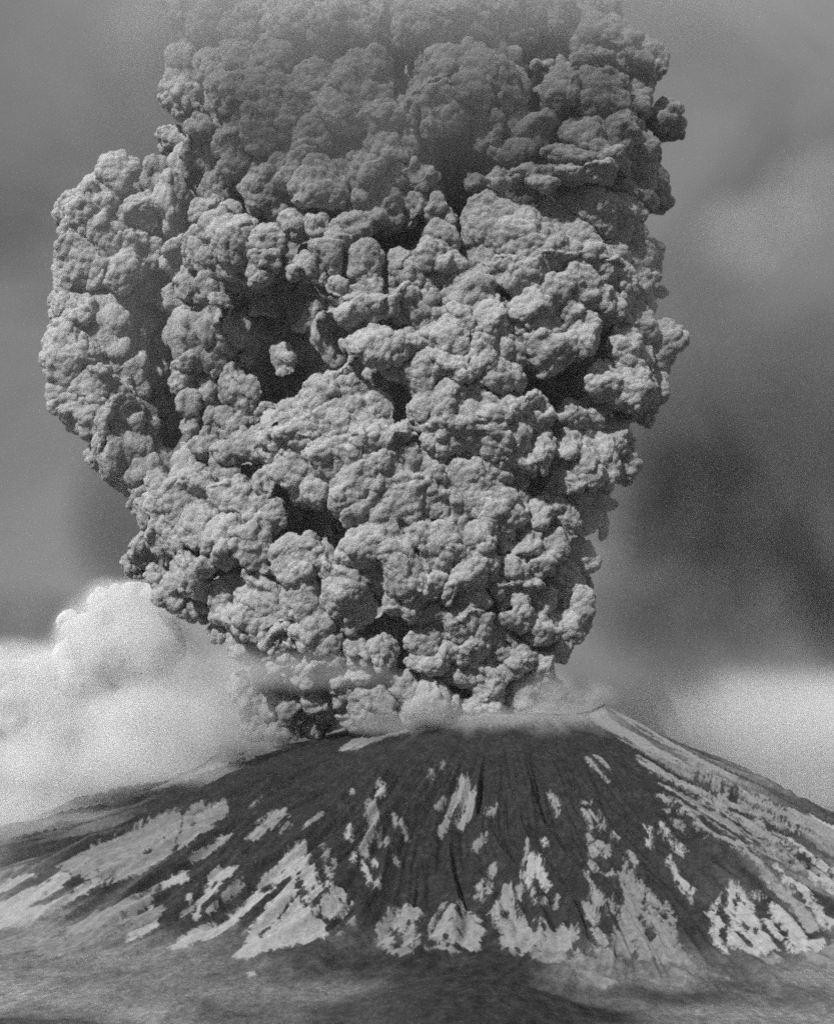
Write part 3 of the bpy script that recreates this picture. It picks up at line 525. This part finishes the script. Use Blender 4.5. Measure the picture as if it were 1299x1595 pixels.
# top centre
for a in [(684,110,42,0,16),(727,126,50,0,28),(772,132,38,0,20),(650,132,28,0,4),(702,166,40,0,34),(752,170,32,0,30),(762,204,23,0,34),(682,192,18,0,28),(730,78,46,0,-6,'s'),(806,142,28,0,2),(625,190,30,0,6),(632,216,27,0,10),(640,252,25,0,8),(660,272,27,0,8),
          (648,314,23,0,26),(680,326,19,0,24),(640,336,15,0,28),(704,346,18,0,16),(790,60,50,0,-30,'s'),(700,30,60,0,-30,'s'),(610,340,24,0,10),(730,225,26,40,-30,'v'),(800,180,30,0,-16,'v'),(690,290,24,0,0,'v')]: b(*a)
# lower right
for a in [(944,682,36,0,24),(958,716,27,0,22),(891,650,26,0,26),(922,650,30,0,20),(880,690,24,0,24),(904,712,32,0,34),(952,744,20,0,20),(1003,646,12,20,-6),(978,640,22,0,10),(985,692,11,7,6),(888,750,42,15,42,'n',-8),(912,770,46,17,40,'n',-30),(872,800,46,22,46,'n',-35),
          (856,842,28,0,54),(903,802,30,0,30),(902,862,29,0,34),(842,872,22,0,52),(880,900,27,0,38),(908,904,20,0,18),(894,936,22,0,22),(902,962,13,18,14),(870,920,27,0,36),(822,912,27,0,48),(802,880,31,0,52),(842,932,29,0,46),(860,972,24,0,34),(826,980,31,0,44),
          (853,1010,29,0,34),(934,770,12,26,10,'n'),(942,818,4,24,6,'s'),(930,720,26,0,26),(870,760,22,0,30),(830,800,26,0,50),(820,840,24,0,54)]: b(*a)
# foot of the column in the crater
for a in [(730,962,29,0,56),(752,978,25,0,60),(700,982,31,0,60),(680,960,25,0,56),(770,1012,31,0,58),(796,1034,33,0,56),(720,1012,29,0,58),(660,1002,26,0,58),(690,1030,22,0,62),(830,1050,29,0,44),(848,1076,25,0,34),(812,1080,30,0,46),(760,1060,29,0,54),(770,1092,25,0,52),
          (660,1036,30,14,76),(668,1082,44,42,66,'s'),(640,1096,30,0,58,'s'),(700,1092,24,0,58,'s'),(620,1060,24,0,46),(740,1100,22,0,46),(800,960,30,0,44),(790,930,26,0,34)]: b(*a)

# dark hollows where the column folds inwards: px, py, half sizes, how deep
HOLLOW = [(360,625,78,125,112),(425,560,50,60,105),(238,560,36,120,110),(482,520,55,55,95),(715,255,34,88,170),(846,598,52,28,150),(600,345,50,45,110),(455,800,38,45,140),
          (588,592,52,40,130),(612,70,44,110,70),(838,110,34,80,80),(350,292,60,36,90),(440,470,42,30,80),(235,250,40,40,50),(745,200,30,40,60),(650,330,40,40,60)]
def hollow(px, py):
    return sum(dp * math.exp(-(((px - hx) / rx) ** 2 + ((py - hy) / ry) ** 2) ** 2) for hx, hy, rx, ry, dp in HOLLOW)
for a in [(332,560,28,0,0),(372,600,32,0,-6),(340,655,30,0,0),(384,692,28,0,6),(412,600,24,0,0),(352,706,27,0,6),(398,545,28,0,0),(318,690,24,0,6),(300,655,22,0,0),(236,520,26,0,0),(240,600,28,0,0),(226,470,24,0,0),(238,660,26,0,0),(455,560,26,0,0),(480,500,24,0,0),(715,230,28,0,0),(712,290,26,0,0),(850,600,26,0,0),(585,590,26,0,0),(450,800,26,0,0),(600,345,24,0,0)]: b(*a)
for a in [(350,590,40,50,-26),(395,640,36,44,-24),(325,615,30,40,-20),(375,560,34,40,-28),(420,590,30,36,-26),(345,520,34,40,-16),(390,510,30,36,-10),(365,670,34,30,-14),(330,700,28,0,-4),(440,540,30,36,-20),(405,690,26,0,4),(310,570,24,34,-8),(460,510,28,36,-14),(500,540,26,34,-14),
          (236,560,30,40,-14),(242,620,30,36,-14),(228,500,28,36,-10),(246,680,28,30,-10),(244,450,24,30,-6)]: b(*a, 'n' if a[0] % 2 else 'v', -12)
for a in [(330,40,44,0,-6),(395,50,46,0,0),(460,40,50,0,-4),(530,50,48,0,-2),(590,20,40,0,-20),(660,40,44,0,-16),(730,20,48,0,-6),(800,20,44,0,-14),(850,10,46,0,-4),(300,10,40,0,-10),(920,60,44,0,4),(1000,90,30,0,-6),(380,95,34,0,6),(440,90,36,0,8),(340,100,30,0,0),(270,230,26,0,-20),(300,240,26,0,-10),
          (360,250,28,0,4),(640,160,28,0,2),(600,60,30,0,-30),(855,110,30,0,-10)]: b(*a)
for a in [(520,690,112,98,32),(312,806,98,66,6),(632,888,80,52,44),(752,690,86,100,20),(742,800,80,76,30),(735,520,92,62,22),(640,560,60,44,26),(872,410,112,84,12),(962,420,60,84,0),(482,168,104,80,-4),(725,135,78,66,2),(952,150,70,96,-8),
          (366,392,78,62,14),(895,710,70,90,6),(862,930,56,84,14),(446,945,110,46,30),(640,470,64,50,20),(960,585,64,64,6),(560,300,70,60,-6),(955,265,66,56,-6),(600,770,70,60,46),(820,520,56,44,28),(425,285,56,44,4),(720,1010,80,52,30),(545,1020,70,44,20),(300,920,66,44,4)]: b(*a, 'm')
for a in [(150,370,62,92,-2),(118,560,48,104,-2),(170,660,52,70,-6)]: L(*a, 'm')
B = [t_ for t_ in B if not (t_[5] == 's' and t_[1] < 90 and not t_[7])]
blobs = []
for (px, py, rx, ry, push, st, tilt, side) in B:
    if ry == 0: ry = rx
    if side: d = 55 * math.sqrt(max(0, 1 - ((px - 165) / 110.0) ** 2)) + 25
    else: d = depth_at(px, py)
    if py > 600 and push > 40: push = 40 + (push - 40) * 0.5
    if st == 'm': rd = 0.34 * (rx + ry)
    else: rd = (rx + ry) / 2 if min(rx, ry) > 14 else max(rx, ry) * 0.8
    Yd = -5.0 * (d + push - 0.55 * rd - (0.9 if st in 'sv' else 0.55) * hollow(px, py))
    c = P(px, py, Yd); m = float(mpp(px, py, Yd))
    blobs.append(dict(c=c, r=np.array([rx, rd, ry]) * m, st=st, tilt=math.radians(tilt), m=m, core=False, big=0.5 * (rx + ry)))
core = []
for px, py, rx, ry in [(175,330,50,70),(165,420,60,90),(165,520,62,90),(170,610,62,80),(205,690,48,70),(235,740,40,50),(245,440,26,90),(248,560,26,100),(245,650,30,70)]:
    core.append(dict(c=P(px, py, 60.0 if px < 236 else 350.0), r=np.array([rx, 60, ry]) * 5.0, st='c', tilt=0, m=5.0, core=True, big=60))
order = sorted(range(len(blobs)), key=lambda i: -blobs[i]['r'][0] * blobs[i]['r'][2])
for rank, i in enumerate(order): blobs[i]['small'] = rank >= 290
allb = blobs + core
def local(p, o):
    q = p - o['c']; ct, s_ = math.cos(o['tilt']), math.sin(o['tilt'])
    return np.stack([(q[:, 0] * ct + q[:, 2] * s_), q[:, 1], (-q[:, 0] * s_ + q[:, 2] * ct)], -1) / o['r']
CENT = np.array([o['c'] for o in allb]); RMAX = np.array([o['r'].max() for o in allb])
ENVW = []                                    # the column's inner body in metres: height, centre, half width, half depth
for py, l, r in ENV:
    c = P((l + r) / 2, py, 0.0); w = (r - l) / 2; ENVW.append((c[2], c[0], max(w - 38, 40) * 5, (half_depth(py) - 40) * 5))
ENVW = np.array(ENVW)[::-1]
def tube(z): return [np.interp(z, ENVW[:, 0], ENVW[:, k]) for k in (1, 2, 3)]
def in_tube(p, lim):
    c, w, d = tube(p[:, 2]); return (np.abs((p[:, 0] - c) / w) ** 2.4 + np.abs(p[:, 1] / d) ** 2 < lim ** 2) & (p[:, 2] < ENVW[-1, 0])
plume = empty('eruption_plume', P(660, 1105, 0.0))
tag(plume, 'towering grey ash column of cauliflower billows boiling up from the crater', 'ash column', None, 'thing')
org = np.array(plume.location)
EDGE = 2.2; SV, SQ, SO = [], [], 0
for bi, o in enumerate(allb):
    e = 6.0 if o['core'] else EDGE
    n = int(np.clip(round(2 * math.pi * o['r'].max() / o['m'] / (4 * e)), 8, 110))
    u, q = cube_sphere(n); ct, s_ = math.cos(o['tilt']), math.sin(o['tilt'])
    lv = u * o['r']; p = np.stack([lv[:, 0] * ct - lv[:, 2] * s_, lv[:, 1], lv[:, 0] * s_ + lv[:, 2] * ct], -1) + o['c']
    near = [j for j in range(len(allb)) if j != bi and np.linalg.norm(CENT[j] - o['c']) < (RMAX[j] + RMAX[bi])]
    bur = np.zeros(len(p), bool)
    for j in near:
        ob = allb[j]; lim = 0.82 if not ob['core'] else 0.82
        bur |= (local(p, ob) ** 2).sum(1) < lim * lim
    bur |= in_tube(p, 0.80)
    away = (normals(p, q)[:, 1] > 0.30) & (not o['core'])
    kill = bur | away
    q2 = q[~kill[q].all(1)]
    if len(q2) < 12: continue
    m = o['m']; R = o['big'] * m; f = o['st']
    q = q2; p, q = compact(p, q)
    if f == 'm': octs = [(min(R * 0.8, 52 * m), 20 * m, 1), (25 * m, 8.0 * m, 1), (11.5 * m, 4.8 * m, 1)]
    elif f == 'n': octs = [(R * 1.0, .21 * R, 1), (24 * m, 8.0 * m, 1), (11 * m, 4.8 * m, 1)]
    elif f == 's': octs = [(R * 1.0, .28 * R, 1.2), (25 * m, 7.0 * m, 1.7), (11.5 * m, 4.2 * m, 1.8)]
    elif f == 'v': octs = [(R * 1.0, .28 * R, 1.6), (22 * m, 8 * m, 2.4), (10.5 * m, 4.4 * m, 2.6)]
    else: octs = [(110 * m, 30 * m, 1), (45 * m, 14 * m, 1.2), (20 * m, 7 * m, 1.2)]
    p = p + bend(p)
    nn = normals(p, q)
    for k, (s, a, st) in enumerate(octs):
        if k: nn = nn * 0.45 + normals(p, q); nn /= np.linalg.norm(nn, axis=1, keepdims=True) + 1e-9
        w = warp(p + 1000 * k, 3.2 * s, (0.4, 0.32, 0.25, 0.2)[k] * s) * np.array([1, 1, 1 / st])
        h = dome(w / s, 100 + k)
        if k == 1: a = a * (0.6 + 0.8 * sstep(-0.6, 0.6, vnoise(p[:, 0] / (60 * m) + p[:, 1] / (70 * m), p[:, 2] / (60 * m), 301)))
        p = p + nn * (a * (h - 0.62))[..., None] if np.ndim(a) else p + nn * (a * (h - 0.62))[:, None]
    if o.get('small'): SV.append(p - org); SQ.append(q + SO); SO += len(p); continue
    me = mesh_np('side_core' if o['core'] else 'billow', p - org, q)
    new_obj('side_core' if o['core'] else 'billow', me, ASH, plume)

new_obj('small_billows', mesh_np('small_billows', np.concatenate(SV), np.concatenate(SQ)), ASH, plume, 'stuff')      # past the 290 that show largest
zz = np.linspace(ENVW[0, 0], ENVW[-1, 0], 340); aa = np.concatenate([np.linspace(-1.45, 1.45, 300)[:-1], np.linspace(1.45, 2 * math.pi - 1.45, 81)[:-1]]); NA = len(aa)
c, w, d = tube(zz); AA, ZZ = np.meshgrid(aa, zz, indexing='ij')
sg = lambda v, e: np.sign(v) * np.abs(v) ** e
p = np.stack([c + w * sg(np.sin(AA), 0.83), -d * np.cos(AA), ZZ], -1).reshape(-1, 3)
i = np.arange(NA)[:, None] * 340 + np.arange(339)[None]; j = (np.arange(NA)[:, None] + 1) % NA * 340 + np.arange(339)[None]
q = np.stack([i, j, j + 1, i + 1], -1).reshape(-1, 4)
p = p + bend(p) * 1.3
for (px, py, rx, ry, dp) in HOLLOW:
    e = P(px, py, -1000.0); g = np.exp(-(((p[:, 0] - e[0]) / (rx * 4.8)) ** 2 + ((p[:, 2] - e[2]) / (ry * 4.8)) ** 2) ** 2) * (p[:, 1] < 0); p[:, 1] += g * dp * 5
for k, (s, a, st) in enumerate([(600, 190, 1.2), (260, 90, 1.3), (110, 46, 1.4), (58, 28, 1.5)]):
    nn = normals(p, q); h = dome(warp(p + 700 * k, 3.2 * s, 0.42 * s) * np.array([1, 1, 1 / st]) / s, 140 + k); p = p + nn * (a * (h - 0.62))[:, None]
new_obj('column_core', mesh_np('column_core', p - org, q), ASH, plume)

# ---------------------------------------------------------------- soft clouds: steam, cloud banks, drifting ash (thick air with a falloff of its own)
def vol_mat(name, colour, density, nscale, lo, hi, power=1.0, aniso=0.0, edge=1.0):
    m, t = mat(name)
    tcn = t.nodes.new('ShaderNodeTexCoord')
    ln = t.nodes.new('ShaderNodeVectorMath'); ln.operation = 'LENGTH'; t.links.new(tcn.outputs['Object'], ln.inputs[0])
    fr = t.nodes.new('ShaderNodeMapRange'); fr.interpolation_type = 'SMOOTHSTEP'
    fr.inputs[1].default_value = edge; fr.inputs[2].default_value = 0.0 if power > 1 else 0.35; fr.inputs[3].default_value = 0; fr.inputs[4].default_value = density
    t.links.new(ln.outputs['Value'], fr.inputs[0])
    n = noise_col(t, geo(t), nscale, lo, hi, 3, 0.36, 0.64, 0.55)
    d = math_n(t, 'MULTIPLY', fr.outputs[0], n)
    v = t.nodes.new('ShaderNodeVolumePrincipled'); v.inputs['Color'].default_value = (colour, colour, colour, 1); v.inputs['Anisotropy'].default_value = aniso
    t.links.new(d, v.inputs['Density'])
    o = t.nodes.new('ShaderNodeOutputMaterial'); t.links.new(v.outputs[0], o.inputs['Volume'])
    return m
STEAM = vol_mat('white_steam', 0.965, 0.0042, 1 / 420, 0.2, 1.2)
MIST = vol_mat('thin_mist', 0.95, 0.0022, 1 / 700, 0.2, 1.1)
BANK = vol_mat('pale_cloud', 0.97, 0.0016, 1 / 1500, 0.55, 1.05)
VEIL = vol_mat('ash_veil', 0.62, 0.0013, 1 / 900, 0.35, 1.1)
PALE = vol_mat('pale_drifting_ash', 0.85, 0.00050, 1 / 1200, 0.2, 1.1)
DARK = vol_mat('drifting_ash', 0.30, 0.0017, 1 / 1500, 0.15, 1.15)
THIN = vol_mat('thin_ash_haze', 0.52, 0.00045, 1 / 1100, 0.4, 1.0)
cu, cq = cube_sphere(10)
lump = cu * (0.94 + 0.06 * dome(cu * 2.2 + 5, 55)[:, None])
cloud_mesh = mesh_np('cloud_lobe', lump, cq)
_mc = {}
def cloud(name, label, cat, mat_, lobes, group=None, kind=None):
    root = empty(name, P(lobes[0][0], lobes[0][1], lobes[0][2])); tag(root, label, cat, group, kind)
    key = mat_.name
    if key not in _mc: _mc[key] = cloud_mesh.copy(); _mc[key].materials.append(mat_)
    for (px, py, Yd, rx, ry, rd) in lobes:
        o = bpy.data.objects.new('lobe', _mc[key]); C.objects.link(o); o.parent = root
        m = float(mpp(px, py, Yd)); o.location = Vector(P(px, py, Yd)) - root.location; o.scale = (rx * m, rd * m, ry * m)
        if kind: o['kind'] = kind
    return root
STEAMC = [(185,960,48),(160,935,27),(212,936,35),(125,985,32),(150,1002,44),(236,966,34),(200,1010,60),(256,1002,36),(130,1042,50),(100,968,16),(180,916,14)]
BANKC = [(15,1062,44),(58,1052,34),(-25,1050,50),(92,1082,40),(40,1112,70),(110,1122,60),(185,1095,66),(-30,1120,70)]
s1 = cloud('steam_cloud', 'bright white steam cloud with a rounded top beside the foot of the ash column', 'steam cloud', STEAM,
      [(195,985,640,125,92,110),(165,935,560,50,44,50),(215,940,560,62,52,60),(122,982,520,50,46,50),(140,1010,560,74,60,60),(255,990,600,90,80,90),(170,1060,600,170,100,110),(250,1130,450,160,85,100)])
s2 = cloud('steam_cloud', 'low white steam bank at the left edge above the dark slope', 'steam cloud', STEAM,
      [(20,1055,800,110,72,100),(80,1045,800,70,48,60),(95,1140,800,200,110,120),(20,1225,600,190,95,100),(200,1190,500,190,75,100),(60,1275,-200,150,60,60)])
WHITE, t = mat('white_steam_billow'); finish(t, noise_col(t, geo(t), 1 / 400, 0.44, 0.54, 4), noise_col(t, geo(t), 1 / 40, 0, 1, 4), 6.0, 0.3, sss=120.0)
for root, lst in ((s1, STEAMC), (s2, BANKC)):
    for (px, py, r_) in lst:
        Yd = 800.0 if root is s1 else 1050.0; c = P(px, py, Yd); m_ = float(mpp(px, py, Yd)); u, q = cube_sphere(int(np.clip(0.6 * r_, 10, 40)))
        p = u * np.array([1, 1, 0.9]) * r_ * m_ + c; p = p + bend(p) * 0.6; nn = normals(p, q)
        for k, (s, a) in enumerate([(r_ * m_, .24 * r_ * m_), (34 * m_, 5 * m_), (15 * m_, 2 * m_)]):
            h = dome(warp(p + 300 * k, 3.2 * s, 0.3 * s) / s, 170 + k); p = p + nn * (a * (h - 0.62))[:, None]; nn = nn * 0.6 + normals(p, q); nn /= np.linalg.norm(nn, axis=1, keepdims=True)
        new_obj('billow', mesh_np('billow', p - np.array(root.location), q), WHITE, root)
cloud('steam_veil', 'thin pale steam drifting across the lower left foot of the ash column', 'steam', MIST,
      [(340,1045,-900,120,60,80),(300,1120,-300,170,80,90),(470,1045,-1150,130,42,60),(570,1055,-1200,70,30,40),(180,1190,-300,170,60,80),(405,1150,-500,70,26,40),(70,1290,-700,190,44,70),(300,1205,-500,110,30,50)])
DUST = vol_mat('pale_dust', 0.90, 0.0038, 1 / 300, 0.2, 1.15)
cloud('dust_veil', 'pale dust blowing over the right crater rim', 'dust', DUST, [(850,1080,-700,64,44,50),(740,1118,-1050,130,26,46),(600,1128,-1000,90,24,40),(860,1112,-900,100,24,40),(905,1085,-300,70,36,40),(670,1100,-1080,60,34,40)])
cloud('cloud_bank', 'pale flat cloud bank behind the right flank of the volcano', 'cloud', BANK,
      [(1180,1120,1000,260,98,130),(1310,1180,900,280,165,150),(1020,1115,1100,150,80,110),(1430,1120,1100,280,110,150)])
cloud('ash_cloud', 'dark drifting ash cloud beyond the right side of the ash column', 'ash cloud', DARK,
      [(1130,870,5000,330,240,200),(1290,640,5500,230,230,200),(1060,640,5000,200,300,180),(1400,820,6000,300,320,220)])
cloud('ash_cloud', 'pale patch of drifting ash high on the right of the ash column', 'ash cloud', PALE,
      [(1180,370,4300,150,90,150),(1270,300,4300,120,90,150),(1085,780,3300,50,90,60)])
cloud('ash_cloud', 'dark ash haze beside the top left of the ash column', 'ash cloud', DARK,
      [(240,170,1500,160,170,190),(370,70,1500,240,120,190)])
cloud('ash_cloud', 'smoky ash veil across the top of the ash column', 'ash cloud', VEIL,
      [(430,-30,-1800,320,165,220),(740,-40,-1800,320,165,220),(980,-20,-1300,200,160,170),(290,50,-1300,190,130,140),(1090,0,-600,150,120,140)])
cloud('ash_cloud', 'thin grey ash haze hanging in front of the upper ash column', 'ash cloud', THIN,
      [(560,130,-1800,420,260,120),(200,420,-1300,170,260,90),(1000,470,-700,90,190,90),(935,820,-700,70,140,80),(110,600,-900,80,150,80)])
cloud('ash_cloud', 'dark ash band low on the left behind the white steam', 'ash cloud', DARK,
      [(40,965,3000,170,70,140),(190,800,2500,110,190,150)])

# ---------------------------------------------------------------- air
m, t = mat('haze'); v = t.nodes.new('ShaderNodeVolumePrincipled'); v.inputs['Color'].default_value = (.9, .9, .9, 1); v.inputs['Density'].default_value = 5e-6; v.inputs['Anisotropy'].default_value = 0.55
o = t.nodes.new('ShaderNodeOutputMaterial'); t.links.new(v.outputs[0], o.inputs['Volume'])
hv = np.array([(x, y, z) for x in (-46000, 46000) for y in (-31000, 61000) for z in (560, 9400)], float)
hq = np.array([(0, 1, 3, 2), (4, 6, 7, 5), (0, 4, 5, 1), (2, 3, 7, 6), (0, 2, 6, 4), (1, 5, 7, 3)])
new_obj('haze', mesh_np('haze', hv, hq), m, None, 'stuff')
print('TRIS', sum(len(o.data.polygons) * 2 for o in C.objects if o.type == 'MESH'), 'plume top', max((o.data.vertices[0].co.z for o in C.objects if o.name.startswith('billow'))) + org[2])
